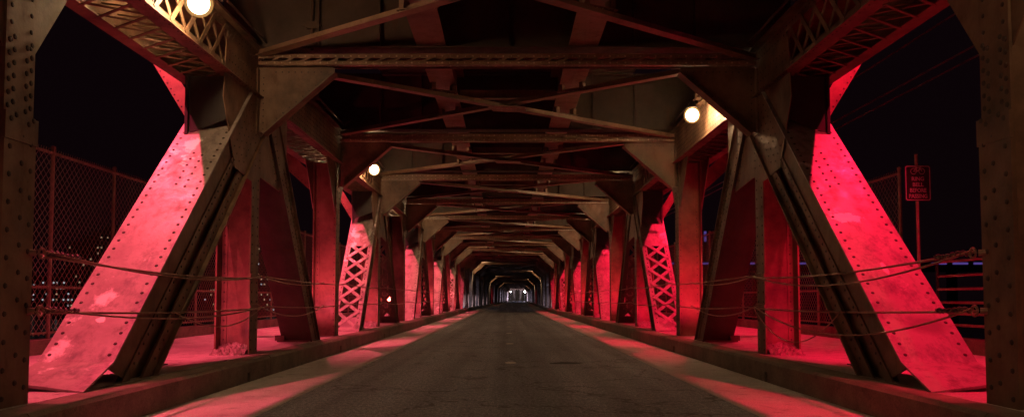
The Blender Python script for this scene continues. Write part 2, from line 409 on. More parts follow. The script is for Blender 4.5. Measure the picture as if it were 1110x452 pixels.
def diagonal(kind, y_ref, z_ref, slope, depth, solid, skirt):
    """kind 'up' rises away from the camera (cover faces camera), 'down' falls away.
    returns dict of meshes"""
    th = math.atan(slope); cs, sn = math.cos(th), math.sin(th)
    if kind == 'up': s_ = (cs, sn); n_ = (sn, -cs)      # n_ from cover toward underside
    else: s_ = (cs, -sn); n_ = (sn, cs)                 # t=0 is the camera-facing underside
    def pt(s, t): return (y_ref + s * s_[0] + t * n_[0], z_ref + s * s_[1] + t * n_[1])
    smin, smax = -9.0, 9.0
    zlo = KH - .06
    def band(t0, t1, zl=zlo, zh=ZB - .025):
        p = [pt(smin, t0), pt(smax, t0), pt(smax, t1), pt(smin, t1)]
        return clip(clip(p, 0, -1, -zl), 0, 1, zh)
    body = MB(); out = {}
    D = depth
    if kind == 'up' and skirt:
        lo = [pt(smin, .03), pt(smax, .03), pt(smax, D * .53), pt(smin, D * .53)]
        lo = clip(clip(clip(lo, 0, -1, -zlo), 0, 1, ZB - .025), -1, 0, -(y_ref - .55))
        # cut the nose of the web along the skirt
        lo = clip(lo, -.40, -1.0, -(.40 * (y_ref - .02) + z_ref - .03) )
        body.prism(lo, 4.31, 4.332)
        body.prism(band(D * .50, D * .88), 4.40, 4.42)
        body.prism(band(D * .78, D * .975), 4.305, 4.332)
        body.prism(band(D * .975, D), 4.24, 4.46)
        body.prism(band(D * .42, D * .53), 4.292, 4.309)
        body.prism(band(D * .53, D * .55), 4.292, 4.42)
        lo2 = clip(clip(band(.03, D), -1, 0, -(y_ref - .3)), -.40, -1.0, -(.40 * (y_ref) + z_ref - .03))
        body.prism(lo2, 4.95, 4.972)
    else:
        body.prism(band(.026, D - .024), 4.31, 4.332)
        body.prism(band(.026, D - .024), 4.82 if kind == 'down' else 4.95, 4.842 if kind == 'down' else 4.972)
        body.prism(band(D - .024, D), 4.25, 4.47)
        body.prism(band(.03, .13), 4.298, 4.309); body.prism(band(D - .14, D - .03), 4.298, 4.309)
    out['body'] = body.mesh('diagonal', M['steel'])
    xo = 5.05 if kind == 'up' else 4.88
    xi = 4.23
    cov = MB()
    zc = z_ref if skirt else zlo
    if solid:
        cov.prism(band(0, .024, zc), xi, xo)
    else:
        cov.prism(band(0, .024, zc), xi, xi + .14); cov.prism(band(0, .024, zc), xo - .14, xo)
        # tie plates
        s0 = (KH - z_ref) / s_[1]; s1 = (ZB - z_ref) / s_[1]
        sa, sb = min(s0, s1), max(s0, s1)
        if kind == 'up':
            tie = [(sa + .03, sa + .14), (sa + 3.35, sb)]
        else:
            tie = [(sb - .35, sb - .03), (sa, sb - 3.6)]
        for a, b in tie:
            cov.prism([pt(a, -.008), pt(b, -.008), pt(b, -.0005), pt(a, -.0005)], xi + .02, xo - .02)
        bars = []
        a, b = (sa + .14, sa + 3.4) if kind == 'up' else (sb - 3.6, sb - .35)
        nb = 6; st = (b - a) / nb
        for i in range(nb):
            p0 = pt(a + i * st - .02, -.011); p1 = pt(a + (i + 1) * st + .04, -.011)
            bars.append(((xi + .09, *p0), (xo - .09, *p1)))
            p0 = pt(a + i * st - .02, -.024); p1 = pt(a + (i + 1) * st + .04, -.024)
            bars.append(((xo - .09, *p0), (xi + .09, *p1)))
        out['bars'] = (bars, s_)
    if skirt:
        p = pt(0, 0); q = (p[0] - .62, KH - .005)
        cov.v += [(xi, p[0] + .01, p[1] + .012), (xo, p[0] + .01, p[1] + .012), (xo, q[0] + .1, q[1] + .10), (xi - .02, q[0], q[1] + .012),
                  (xi, p[0] + .01, p[1] - .012), (xo, p[0] + .01, p[1] - .012), (xo, q[0] + .1, q[1] + .07), (xi - .02, q[0], q[1] - .012)]
        n = len(cov.v) - 8
        cov.f += [tuple(n + i for i in f) for f in ((0, 1, 2, 3), (7, 6, 5, 4), (0, 3, 7, 4), (1, 5, 6, 2), (3, 2, 6, 7), (0, 4, 5, 1))]
    out['cover'] = cov.mesh('cover_plate', M['cover'] if kind == 'up' else M['beam'])  # falling diagonals show their underside, so its shade is painted in
    # rivets
    rv = MB(); nn = (0, -n_[0], -n_[1])
    s0 = ((KH + .12) - z_ref) / s_[1]; s1 = ((ZB - .08) - z_ref) / s_[1]
    if skirt: s0 = .12
    sa, sb = min(s0, s1), max(s0, s1); s = sa
    if kind == 'up':
        while s < sb:
            for x in (xi + .085, xo - .085):
                y, z = pt(s, 0); rv.dome((x, y, z), nn, .023)
            s += .165
        if skirt:
            for i in range(12):
                y, z = pt(3.3 + (i // 2) * .16 + (i % 2) * .06, 0); rv.dome((4.5 + (i % 2) * .14, y, z), nn, .023)
            s = sa
            while s < sb:
                for t, x in ((D * .475, 4.292), (D * .87, 4.305)):
                    y, z = pt(s + t * .3, t)
                    if KH + .1 < z < ZB - .1: rv.dome((x, y, z), (-1, 0, 0), .02)
                s += .155
        else:
            s = sa
            while s < sb:
                for t in (.08, D - .08):
                    y, z = pt(s, t)
                    if KH + .1 < z < ZB - .1: rv.dome((4.298, y, z), (-1, 0, 0), .019, 6)
                s += .15
    else:
        i = 0; s = sa
        while s < sb:
            for t in (.07, .17, D * .5, D - .17, D - .08):
                y, z = pt(s + (i % 2) * .05, t); i += 1
                if KH + .1 < z < ZB - .1: rv.dome((4.298 if t < .13 or t > D - .13 else 4.31, y, z), (-1, 0, 0), .019, 6)
            for x in (xi + .08, xo - .08):
                y, z = pt(s, 0); rv.dome((x, y, z), nn, .019, 6)
            s += .15
    out['rivets'] = rv.mesh('rivets', M['rivet'])
    if kind == 'down':
        ft = MB(); y, z = pt(0, 0); yb = y_ref + (z_ref - KH) / slope
        ft.box(4.27, 4.95, yb - .16, yb + .75, KH - .01, KH + .03); ft.box(4.80, 5.0, yb - .14, yb + .1, KH + .03, KH + .14)
        out['foot'] = ft.mesh('foot_plate', M['steel_dark'])
    return out
UP0 = diagonal('up', 1.62, .56, .9325, .95, True, True)
UPS = diagonal('up', 2.60, .35, 1.20, .58, True, False)
UPL = diagonal('up', 2.60, .35, 1.20, .58, False, False)
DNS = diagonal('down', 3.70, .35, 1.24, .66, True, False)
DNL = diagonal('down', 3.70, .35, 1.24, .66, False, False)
def bars_mesh(bars, wdir, w=.085, th=.011, name='lacing_bar', mat='steel'):
    m = MB()
    for p, q in bars: m.bar(p, q, wdir, w, th)
    return m.mesh(name, M[mat])
def bar_meshes(bars, wdir, w=.085, th=.011, name='lacing_bar', mat='steel'):
    """one mesh per bar"""
    return [bars_mesh([b], wdir, w, th, name, mat) for b in bars]
def sdir(bars): return (0, bars[1][0], bars[1][1])
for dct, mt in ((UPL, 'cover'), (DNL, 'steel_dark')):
    b, s_ = dct['bars']
    w_ = (0, s_[0], s_[1])
    dct['bar_list'] = bar_meshes(b, w_, .10, .011, mat=mt); dct['bar_join'] = bars_mesh(b, w_, .10, .011, mat=mt)
cs_list = bar_meshes(chord_bars_side, (0, 1, 0), .075, .012); cs_join = bars_mesh(chord_bars_side, (0, 1, 0), .075, .012)
un_list = bar_meshes(under, (0, 1, 0), .04, .012); un_join = bars_mesh(under, (0, 1, 0), .04, .012)
def brace(odd):
    a, b = ((4.92, 3.62), (6.2, 5.7)) if odd else ((4.92, 4.15), (6.2, 5.3))
    d = Vector((b[0] - a[0], b[1] - a[1])).normalized(); n = Vector((d.y, -d.x)) * (.12 if odd else .17)
    m = MB().prism([(a[0] + n.x, a[1] + n.y), (b[0] + n.x, b[1] + n.y), (b[0] - n.x, b[1] - n.y), (a[0] - n.x, a[1] - n.y)], -.05, -.035, 'y')
    m.bar((a[0] + n.x, .02, a[1] + n.y), (b[0] + n.x, .02, b[1] + n.y), (0, 1, 0), .14, .015)
    r = MB()
    for i in range(16):
        for q in (.74,): 
            c = (a[0] + d.x * (i * .12 + .05) + n.x * q, -.05, a[1] + d.y * (i * .12 + .05) + n.y * q); r.dome(c, (0, -1, 0), .018, 6)
    return m.mesh('outrigger_brace', M['steel']), r.mesh('rivets', M['rivet'])
OB = {0: brace(False), 1: brace(True)}
PM = {True: (post_mesh(4, True), post_rivets(4, True)), False: (post_mesh(2, False), post_rivets(2, False))}
CM = {True: (chord_mesh(True), chord_rivets(True)), False: (chord_mesh(False), chord_rivets(False))}
GT, GTR, GL, GLR = gusset_top_mesh(), gusset_top_rivets(), gusset_low_mesh(), gusset_low_rivets()
dia = MB().prism([(4.33, ZB - .03), (4.93, ZB - .03), (4.93, 3.72), (4.86, 3.80), (4.33, 4.0)], -1.41, -1.39, 'y')
dia.box(4.90, 4.945, -1.46, -1.41, 3.66, ZB - .03); DIA = dia.mesh('diaphragm_plate', M['black'])  # plate blackened: the shade under the chord is put into its colour
# lumpy grout at the feet of the posts at the top-node panels
def lump():
    m = MB(); NX, NY = 16, 12; rnd = random.Random(3)
    for j in range(NY + 1):
        for i in range(NX + 1):
            u, v_ = i / NX, j / NY
            x = 4.34 + u * .56; y = -.40 + v_ * .42
            h = (v_ ** .7) * .20 * (1 - .35 * abs(u - .5)); h += rnd.uniform(-.035, .035) if 0 < j < NY else 0
            m.v.append((x + rnd.uniform(-.012, .012), y + rnd.uniform(-.012, .012), KH - .01 + max(0, h)))
    for j in range(NY):
        for i in range(NX):
            a = j * (NX + 1) + i; m.f.append((a, a + 1, a + NX + 2, a + NX + 1))
    return m.mesh('grout_heap', M['lump'], fix=False)
LUMP = lump()
far_post = MB().box(4.308, 4.335, -.21, .21, KH - .05, ZB).box(4.85, 4.878, -.21, .12, KH - .05, ZB).box(4.335, 4.85, -.018, .018, KH - .05, ZB).mesh('vertical_post', M['steel'])

up_solid = {0: 'sp', 1: 'lat', 2: 'sol', 3: 'sol', 4: 'lat', 5: 'sol'}
for side in (-1, 1):
    word = 'left' if side < 0 else 'right'
    root = thing('steel_truss', 'riveted tan steel truss of posts and diagonals along the %s kerb' % word, 'bridge truss')
    root.scale = (side, 1, 1)
    for k in range(NB0, NB1):
        y = node(k); loc = (side * bx(y), y, 0); rz = side * brot(y); near = -1 <= k <= 4; mid = -3 <= k <= 11
        even = k % 2 == 0
        if mid:
            pm, pr = PM[k in (0,)]
            p = link('vertical_post', pm, root, loc, rz); link('rivets', pr, p, kind='stuff')
            if not even and k > -2: link('grout_heap', LUMP, p)
            gp = link('gusset_plate', GL if even else GT, root, loc, rz); link('rivets', GLR if even else GTR, gp, kind='stuff')
            if not even: link('diaphragm_plate', DIA, p)
        else:
            p = link('vertical_post', far_post, root, loc, rz)
            link('gusset_plate', GL if even else GT, root, loc, rz)
        if k < 14:
            ob = link('outrigger_brace', OB[k % 2][0], root, loc, rz)
            if mid: link('rivets', OB[k % 2][1], ob, kind='stuff')
        cm, cr = CM[even]
        c = link('top_chord', cm, root, loc, rz)
        if mid: link('rivets', cr, c, kind='stuff')
        if even:
            if k in (-2, 0, 2):
                for b in cs_list: link('lacing_bar', b, c)
            else: link('lacing_bars', cs_join, c, kind='stuff')
        if k in (0, 1):
            for b in un_list: link('lacing_bar', b, c)
        elif mid: link('lacing_bars', un_join, c, kind='stuff')
        if even: D = {'sp': UP0, 'lat': UPL, 'sol': UPS}[up_solid.get(k // 2, 'lat' if (k // 2) % 3 == 1 else 'sol')]
        else: D = DNS if k in (1, -1) else DNL
        d = link('diagonal', D['body'], root, loc, rz)
        if even and k == 0: d['label'] = 'broad leaning diagonal with a bent foot plate'
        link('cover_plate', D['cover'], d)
        if mid: link('rivets', D['rivets'], d, kind='stuff')
        if 'foot' in D and mid: link('foot_plate', D['foot'], d)
        if 'bars' in D:
            if k <= 4:
                for b in D['bar_list']: link('lacing_bar', b, d)
            else: link('lacing_bars', D['bar_join'], d, kind='stuff')

# ------------------------------------------------------------------ overhead framework
oh = thing('overhead_framework', 'riveted steel struts, brackets and stringers spanning overhead between both trusses', 'bridge framework')
st = MB()
st.box(-4.24, 4.24, -.16, .16, 5.40, 5.415).box(-4.24, 4.24, -.16, -.145, 5.345, 5.40).box(-4.24, 4.24, -.16, -.145, 5.235, 5.285)
st.box(-4.24, 4.24, .10, .115, 5.235, 5.40).box(-4.24, 4.24, -.16, -.06, 5.222, 5.235)
strut_me = st.mesh('cross_strut', M['girder'])
sb = MB(); x = -4.1; i = 0
while x < 4.1:
    sb.bar((x, -.168, 5.25), (x + .26, -.168, 5.38), (1, 0, 0), .035, .008); x += .26; i += 1
sbar = sb.mesh('lacing_bars', M['girder'])
sr = MB(); x = -4.1
while x < 4.15:
    sr.dome((x, -.16, 5.26), (0, -1, 0), .019, 6); sr.dome((x, -.16, 5.372), (0, -1, 0), .019, 6)
    sr.dome((x, -.11, 5.222), (0, 0, -1), .019, 6); x += .13
srv = sr.mesh('rivets', M['glint_rivet'])
def bracket(sgn):
    b = MB(); b.prism([(sgn * 4.275, 5.218), (sgn * 2.98, 5.218), (sgn * 2.98, 5.10), (sgn * 4.12, 4.10), (sgn * 4.275, 4.10)], -.012, .012, 'y')
    b.bar((sgn * 2.95, 0, 5.115), (sgn * 4.17, 0, 4.05), (0, 1, 0), .26, .02)
    b.box(min(sgn * 4.26, sgn * 4.28), max(sgn * 4.26, sgn * 4.28), -.13, .13, 4.06, 5.18)
    r = MB()
    for i in range(9):
        t = i / 9; r.dome((sgn * (3.08 + t * 1.0), -.012, 5.06 - t * .86 + .04), (0, -1, 0), .014, 6)
        r.dome((sgn * 4.2, -.012, 4.15 + t * 1.0), (0, -1, 0), .014, 6); r.dome((sgn * (3.1 + t * 1.0), -.012, 5.14), (0, -1, 0), .014, 6)
    return b.mesh('knee_bracket', M['steel']), r.mesh('rivets', M['rivet'])
BR = {s: bracket(s) for s in (-1, 1)}
fb = MB(); fb.box(-4.9, 4.9, -.012, .012, 5.55, 7.0).box(-4.9, 4.9, -.17, .17, 5.525, 5.55).box(-4.9, 4.9, -.026, -.012, 5.55, 5.66)
fbm = fb.mesh('floor_beam', M['beam'])
sf = MB().box(-.02, .02, -.12, -.013, 5.551, 6.95).box(-.06, .06, -.026, -.013, 5.551, 6.95).mesh('stiffener', M['beam'])
sgm = MB()
sgm.box(-.25, .25, 0.014, L - .014, 5.56, 5.585).box(-.012, .012, .014, L - .014, 5.585, 6.9).box(-.2, .2, .014, L - .014, 6.9, 6.93)
sgm.box(-.012, .012, .02, L - .02, 5.553, 5.56)
sgm = sgm.mesh('stringer', M['girder'])
lt = {}
for s in (-1, 1):
    z = 5.30 if s > 0 else 5.375
    m = MB(); m.bar((-s * 4.22, .18, z), (s * 4.22, L - .18, z), (s * -L, 8.4, 0), .17, .014)
    d = Vector((s * 8.44, L - .36, 0)).normalized(); nrm = Vector((-d.y, d.x, 0)) * .0
    m.bar((-s * 4.22, .18, z + .055), (s * 4.22, L - .18, z + .055), (0, 0, 1), .10, .014)
    lt[s] = m.mesh('lateral_brace', M['girder'])
cg = MB().prism([(-.42, 3.0), (-.30, 3.42), (.30, 3.50), (.42, 3.3), (.36, 3.05), (-.2, 2.96)], 5.283, 5.292, 'z')
cgm = cg.mesh('centre_gusset', M['girder'])
cr = MB()
for i in range(7):
    for j in range(2): cr.dome((-.32 + i * .1, 3.14 + j * .16 + (i * .01), 5.283), (0, 0, -1), .018, 6)
crm = cr.mesh('bolts', M['glint_rivet'])
hg = MB().box(-.30, .30, -.10, .10, 5.402, 5.414).box(-.26, -.18, -.08, .08, 5.414, 5.556).box(.18, .26, -.08, .08, 5.414, 5.556)
hgm = hg.mesh('hanger_plate', M['steel'])
hb_ = MB()
for i in range(6): hb_.dome((-.25 + i * .1, -.06, 5.402), (0, 0, -1), .016, 6); hb_.dome((-.25 + i * .1, .06, 5.402), (0, 0, -1), .016, 6)
hbm = hb_.mesh('bolts', M['glint_rivet'])
tie = MB().box(-1.04, 1.04, -.01, .01, 5.62, 5.80).box(-1.04, 1.04, -.09, .09, 5.60, 5.619); tiem = tie.mesh('stringer_tie', M['girder'])
for k in range(NB0, NB1):
    y = node(k); loc = (bx(y), y, 0); rz = brot(y); mid = k <= 11
    if mid:
        for x in (-1.3, 1.3):
            for q in (-1, 1):
                o = link('hanger_plate', hgm, oh, (x, y + 3.25 + q * 1.0, 0), q * x * .35); link('bolts', hbm, o, kind='stuff')
        link('stringer_tie', tiem, oh, (0, y + 3.6, 0))
    o = link('cross_strut', strut_me, oh, loc, rz)
    if mid: link('rivets', srv, o, kind='stuff'); link('lacing_bars', sbar, o, kind='stuff')
    for s in (-1, 1):
        o = link('knee_bracket', BR[s][0], oh, loc, rz)
        if mid: link('rivets', BR[s][1], o, kind='stuff')
    o = link('floor_beam', fbm, oh, loc, rz)
    if mid:
        for x in (-3.25, -2.2, 0, 2.2, 3.25): link('stiffener', sf, o, (x, 0, 0))
    for x in (-1.3, 1.3): link('stringer', sgm, oh, (loc[0] + x, y, 0), rz)
    for s in (-1, 1): link('lateral_brace', lt[s], oh, loc, rz)
    o = link('centre_gusset', cgm, oh, loc, rz)
    if mid: link('bolts', crm, o, kind='stuff')
# timber ties of the deck above: too many to pick out, never seen from the road
tm = MB()
y = NB0 * L + Y0
while y < node(NB1):
    o = bx(y); tm.box(-3.2 + o, 3.2 + o, y, y + .24, 6.94, 7.12); y += .42
link('track_ties', tm.mesh('track_ties', M['wood']), oh, kind='stuff')

# conduit along the top of both chords, with junction boxes
for side in (-1, 1):
    t = thing('power_conduit', 'thin power conduit running along the top edge of the %s chord' % ('left' if side < 0 else 'right'), 'conduit', (side * 4.16, 0, 5.66))
    link('pipe', MB().tube([(0, y, .012 * math.sin(y * 1.3)) for y in range(-10, 78, 1)], .022, 6).mesh('pipe', M['steel_dark'], True), t)
    cl = MB().box(-.03, .03, -.02, .02, -.09, .03).mesh('clamp', M['steel_dark']); jb = MB().box(-.07, .05, -.12, .12, -.09, .11).mesh('junction_box', M['steel_dark'])
    for i in range(26): link('clamp', cl, t, (0, -8.3 + i * 3.25, 0))
    for y in (2.2, 9.85, 16.45, 22.9, 35.9): link('junction_box', jb, t, (0, y + .35, 0))
t = thing('riser_conduit', 'vertical conduit with a fitting clipped to the first overhead floor beam at left', 'conduit', (-3.36, node(1) - .06, 5.5))
link('pipe', MB().tube([(0, 0, 0), (0, 0, 1.5)], .03, 8).mesh('pipe', M['steel_dark'], True), t)
link('fitting', MB().box(-.09, .09, -.05, .03, .38, .50).box(-.16, .16, -.03, .02, .42, .46).mesh('fitting', M['steel_dark']), t)

# ------------------------------------------------------------------ lamps
def lamp(x, y, z, label, group=None, on=True, mat='bulb'):
    s = 1 if x > bx(y) else -1
    t = thing('bulkhead_lamp', label, 'lamp', (x, y, z), group)
    r = .18 if mat == 'bulb' else .14
    link('globe', MB().sphere((0, 0, 0), r, 14, 10).mesh('globe', M[mat], True), t)
    link('cap', MB().lathe((0, 0, 0), [(.02, .30), (.06, .29), (.075, .22), (.11, .18), (.115, .15), (.06, .16)], 14).mesh('cap', M['black'], True), t)
    link('bracket_arm', MB().tube([(0, 0, .28), (0, 0, .40), (s * .10, 0, .50), (s * .42, 0, .52)], .022, 8).box(s * .40 - .03, s * .40 + .03, -.09, .09, .40, .64).mesh('bracket_arm', M['steel_dark']), t)
    return t
lamp(-3.95, 9.85, 5.02, 'glowing amber globe lamp nearest the camera at the upper left chord')
lamp(-3.92, 22.9, 5.03, 'glowing amber globe lamp on the left, beside the second left bracket')
lamp(3.92, 16.45, 5.13, 'glowing amber globe lamp on the right, hung beyond the first right bracket')
grp = 'further amber lamps along the upper chords'
for i, y in enumerate((35.9, 48.9, 61.9)):
    lamp(-4.05, y, 5.28, 'amber globe lamp hidden behind brackets far along the left chord', grp, mat='bulb_mid')
for i, y in enumerate((29.4, 42.4, 55.4, 68.4)):
    lamp(4.05, y, 5.28, 'amber globe lamp hidden behind brackets far along the right chord', grp, mat='bulb_mid')
lamp(3.92, 3.4, 5.03, 'amber globe lamp above the camera on the right chord')
lamp(-3.92, -3.2, 5.03, 'amber globe lamp behind the camera on the left chord')
lamp(3.92, -9.6, 5.03, 'amber globe lamp behind the camera on the right chord')
grp2 = 'pale lamps in the far end of the bridge'
for i, y in enumerate((90, 116, 142, 168, 200, 240, 280, 320)):
    s = 1 if i % 2 else -1
    lamp(bx(y) + s * 4.05, y, 5.28, 'amber globe lamp tiny in the far end of the overhead tunnel', grp2, mat='bulb_dim')

# ------------------------------------------------------------------ floodlights
hme = MB().box(-.09, .09, -.20, .20, .02, .16).mesh('housing', M['black'])
added_visor = MB().box(-.006, .006, -.75, .75, -.17, .22).mesh('added_visor', M['black']); added_visor2 = MB().box(-.006, .006, -.4, .4, -.42, .22).mesh('added_visor', M['black'])  # unseen flaps added to cut flood spill overhead and outward
hm2 = MB().box(-.09, .09, .02, .16, -.09, .09).mesh('housing', M['black'])
arm = MB().tube([(5.10, 0, 5.3), (5.9, 0, 6.95), (6.33, 0, 7.16)], .035, 8).tube([(5.10, 0, 5.48), (5.75, 0, 6.62)], .025, 6).box(5.096, 5.12, -.12, .12, 5.15, 5.5).mesh('arm', M['steel_dark'])
armL = MB().tube([(-5.10, 0, 5.3), (-5.9, 0, 6.95), (-6.33, 0, 7.16)], .035, 8).tube([(-5.10, 0, 5.48), (-5.75, 0, 6.62)], .025, 6).box(-5.12, -5.096, -.12, .12, 5.15, 5.5).mesh('arm', M['steel_dark'])
def flood(side, y, col, power, label, group, lens, aim=(-.36, .28, -1.0), cone=116):
    """flood on a bent arm outside the top chord, aimed down at the truss and sidewalk"""
    b = bx(y)
    t = thing('floodlight', label, 'floodlight', (b, y, 0), group)
    link('arm', arm if side > 0 else armL, t)
    link('housing', hme, t, (side * 6.33, 0, 7.0)); link('lens', MB().box(-.07, .07, -.18, .18, .008, .019).mesh('lens', M[lens]), t, (side * 6.33, 0, 7.0))
    ld = bpy.data.lights.new('flood_beam', 'SPOT'); ld.color = col; ld.energy = power; ld.shadow_soft_size = .045
    ld.spot_size = R(cone); ld.spot_blend = .8
    link('added_visor', added_visor, t, (side * 6.225, 0, 6.93)); link('added_visor', added_visor2, t, (side * 6.44, 0, 6.93))
    lo = bpy.data.objects.new('flood_beam', ld); COL.objects.link(lo); lo.parent = t; lo.location = (side * 6.33, 0, 6.93)
    lo.rotation_euler = Vector((side * aim[0], aim[1], aim[2])).to_track_quat('-Z', 'Y').to_euler()
    return t
for side in (-1, 1):
    word = 'left' if side < 0 else 'right'; col = RED_L if side < 0 else RED_R; lens = 'lens_l' if side < 0 else 'lens_r'
    pw = RED_W * (1.25 if side < 0 else 1.1)
    g1 = 'red floodlights above the %s sidewalk' % word
    for k in range(0, 11):
        flood(side, node(k) + (.22 if k % 2 == 0 else -1.6), col, pw * (1.0 if k % 2 == 0 else .75), 'red floodlight on an arm outside the %s top chord' % word, g1, lens)
drs = {s_: MB().prism([(s_ * .055, -.02), (s_ * .075, .24), (s_ * .085, .24), (s_ * .065, -.02)], -.13, .16, 'z').mesh('added_barn_door', M['black']) for s_ in (-1, 1)}  # flaps added to keep the standing floods' light from spreading sideways
hb = MB().box(-.09, .09, -.16, -.02, -.09, .09).mesh('housing', M['black'])
for side in (-1, 1):
    word = 'left' if side < 0 else 'right'; col = RED_L if side < 0 else RED_R
    for k in range(1, 11):  # standing floods added to redden the post webs
        if k == 4 and side < 0: continue
        t = thing('added_post_floodlight', 'added red floodlight with side flaps reddening a post on the %s sidewalk' % word, 'floodlight', (side * (4.88 if k == 1 else 4.62), node(k) - (2.3 if k == 1 else 1.5), KH), 'added red floodlights before the %s posts' % word)
        link('stand', MB().tube([(0, 0, 0), (0, 0, .36)], .02, 6).box(-.09, .09, -.09, .09, 0, .02).mesh('stand', M['black']), t)
        link('housing', hb, t, (0, 0, .43))
        for s_ in (-1, 1): link('added_barn_door', drs[s_], t, (0, 0, .43))
        ld = bpy.data.lights.new('flood_beam', 'SPOT'); ld.color = col; ld.energy = 270 if k % 2 == 0 else 170; ld.spot_size = R(105); ld.spot_blend = 1; ld.shadow_soft_size = .02
        lo = bpy.data.objects.new('flood_beam', ld); COL.objects.link(lo); lo.parent = t; lo.location = (0, .02, .45)
        lo.rotation_euler = Vector((0, 1, .85 if k % 2 == 0 else .35)).to_track_quat('-Z', 'Y').to_euler()
t = thing('marker_light', 'bare red light glaring through the dark lattice diagonal on the left', 'lamp', (-4.72, 31.3, 0))
link('stand', MB().tube([(0, 0, KH), (0, 0, 1.15)], .02, 6).box(-.09, .09, -.09, .09, KH, KH + .02).mesh('stand', M['black']), t)
link('housing', hm2, t, (0, 0, 1.24)); link('lens', MB().sphere((0, 0, 0), .09, 10, 8).mesh('lens', emit('bare red lamp lens', (1, .05, .04), 45), True), t, (0, 0, 1.24))
for side in (-1, 1):
    word = 'left' if side < 0 else 'right'
    g3 = 'white floodlights far along the %s sidewalk' % word
    for i, k in enumerate((11, 12, 13, 14, 15, 17, 19, 24, 28, 32, 36, 40, 44, 47, 50, 52)):
        y = node(k) - 1.7
        t = thing('floodlight', 'tiny violet white floodlight standing far along the %s sidewalk' % word, 'floodlight', (bx(y) + side * 5.3, y, KH), g3)
        link('stand', MB().tube([(0, 0, 0), (0, 0, .30)], .02, 6).box(-.09, .09, -.09, .09, 0, .02).mesh('stand', M['black']), t)
        link('housing', MB().box(-.10, .10, -.14, -.02, .25, .45).mesh('housing', M['black']), t)
        ld = bpy.data.lights.new('flood_beam', 'SPOT'); ld.color = (.80, .72, 1); ld.energy = 300 if k < 30 else (1600 if k < 45 else 11000); ld.spot_size = R(62 if k < 45 else 100); ld.spot_blend = .5; ld.shadow_soft_size = .05
        lo = bpy.data.objects.new('flood_beam', ld); COL.objects.link(lo); lo.parent = t; lo.location = (0, .02, .35)
        lo.rotation_euler = Vector((-side * .42, 1, .0)).to_track_quat('-Z', 'Y').to_euler()
    for y in (146, 156):
        flood(side, y, (1, .03, .06), 500, 'red floodlight on an arm outside the %s top chord' % word, 'red floodlights above the %s sidewalk' % word, 'lens_l')

# ------------------------------------------------------------------ fences
FX = 8.0; CELL = .075
def link_panel(w, z0, z1):
    m = MB(); h = z1 - z0; n = int((w + h) / (CELL * 2)) + 1
    for i in range(n):
        a = i * CELL * 2
        for flip in (0, 1):
            y0_, y1_ = a - h, a; zz0, zz1 = z1, z0     # falls with y
            p = [y0_, zz0]; q = [y1_, zz1]
            if y0_ < 0: p = [0, z1 - (0 - y0_)]
            if y1_ > w: q = [w, z0 + (y1_ - w)]
            if q[0] - p[0] < .03: continue
            if flip: p[0], q[0] = w - p[0], w - q[0]
            m.bar((0.004 * flip, p[0], p[1]), (0.004 * flip, q[0], q[1]), (0, 1, 0), .007, .007)
    return m.mesh('mesh_panel', M['wire'])
PW = 2.15
panel = link_panel(PW - .05, .62, 3.82)
fpost = MB().tube([(0, 0, 0.55), (0, 0, 3.88)], .035, 8).lathe((0, 0, 3.88), [(.045, 0), (.04, .04), (.001, .06)], 8).mesh('fence_post', M['galv'])
ground = MB()
def fence(side, y0, n, label, first_open=False):
    t = thing('chain_link_fence', label, 'fence', (side * FX, y0, 0))
    for i in range(n + 1): link('fence_post', fpost, t, (0, i * PW, 0))
    for i in range(n): link('mesh_panel', panel, t, (side * -.03, i * PW + .025, 0), kind='stuff')
    for z, r in ((3.80, .028), (1.45, .024), (.66, .02)):
        link('rail', MB().tube([(0, 0, z), (0, n * PW, z)], r, 8).mesh('rail', M['galv']), t)
    # barbs along the top wire
    b = MB(); y = 0
    while y < n * PW:
        b.bar((side * -.03, y, 3.80), (side * -.03, y + .02, 3.87), (1, 0, 0), .006, .006); y += CELL * 1.0
    link('wire_ends', b.mesh('wire_ends', M['wire']), t, kind='stuff')
    return t
fence(-1, 13.7 - 2 * PW * 2 , 28, 'tall chain link fence with round posts beyond the left sidewalk')
fence(1, 15.9, 24, 'chain link fence beyond the right sidewalk, starting behind the small sign')
for side in (-1, 1):
    strip('sidewalk_upstand', min(side * 7.75, side * 8.15), max(side * 7.75, side * 8.15), -.25, .56, M['kerb'])
    # outer fascia girder under the sidewalk edge
# dark pipe railing nearer the camera on the right
t = thing('pipe_railing', 'dark horizontal pipe railing at the far right behind the riveted post', 'railing', (8.0, 3, 0))
for i in range(7): link('railing_post', MB().tube([(0, 0, .55), (0, 0, 1.95)], .03, 8).mesh('railing_post', M['black']), t, (0, i * 1.93, 0))
for z in (.78, .98, 1.18, 1.42, 1.66, 1.92): link('rail', MB().tube([(0, 0, z), (0, 11.6, z)], .024, 8).mesh('rail', M['galv']), t)

# ------------------------------------------------------------------ sign
sx, sy = 7.45, 14.15
t = thing('bicycle_sign', 'dark sign with bicycle and RING BELL BEFORE PASSING on a thin pole', 'sign', (sx, sy, KH))
link('pole', MB().tube([(0, .03, 0), (0, .03, 3.55)], .028, 8).mesh('pole', M['galv']), t)
zc = 3.02; W2, H2 = .235, .325
def rrect(w, h, r, n=5):
    p = []
    for cx, cy, a0 in ((w - r, h - r, 0), (-w + r, h - r, 90), (-w + r, -h + r, 180), (w - r, -h + r, 270)):
        for i in range(n + 1):
            a = R(a0 + 90 * i / n); p.append((cx + r * math.cos(a), cy + r * math.sin(a)))
    return p
pl = MB().prism([(x, z + zc) for x, z in rrect(W2, H2, .04)], -.006, 0, 'y'); face = link('sign_face', pl.mesh('sign_face', M['sign_dark']), t)
bd = MB(); o_ = rrect(W2 - .012, H2 - .012, .035); i_ = rrect(W2 - .026, H2 - .026, .025); n = len(o_)
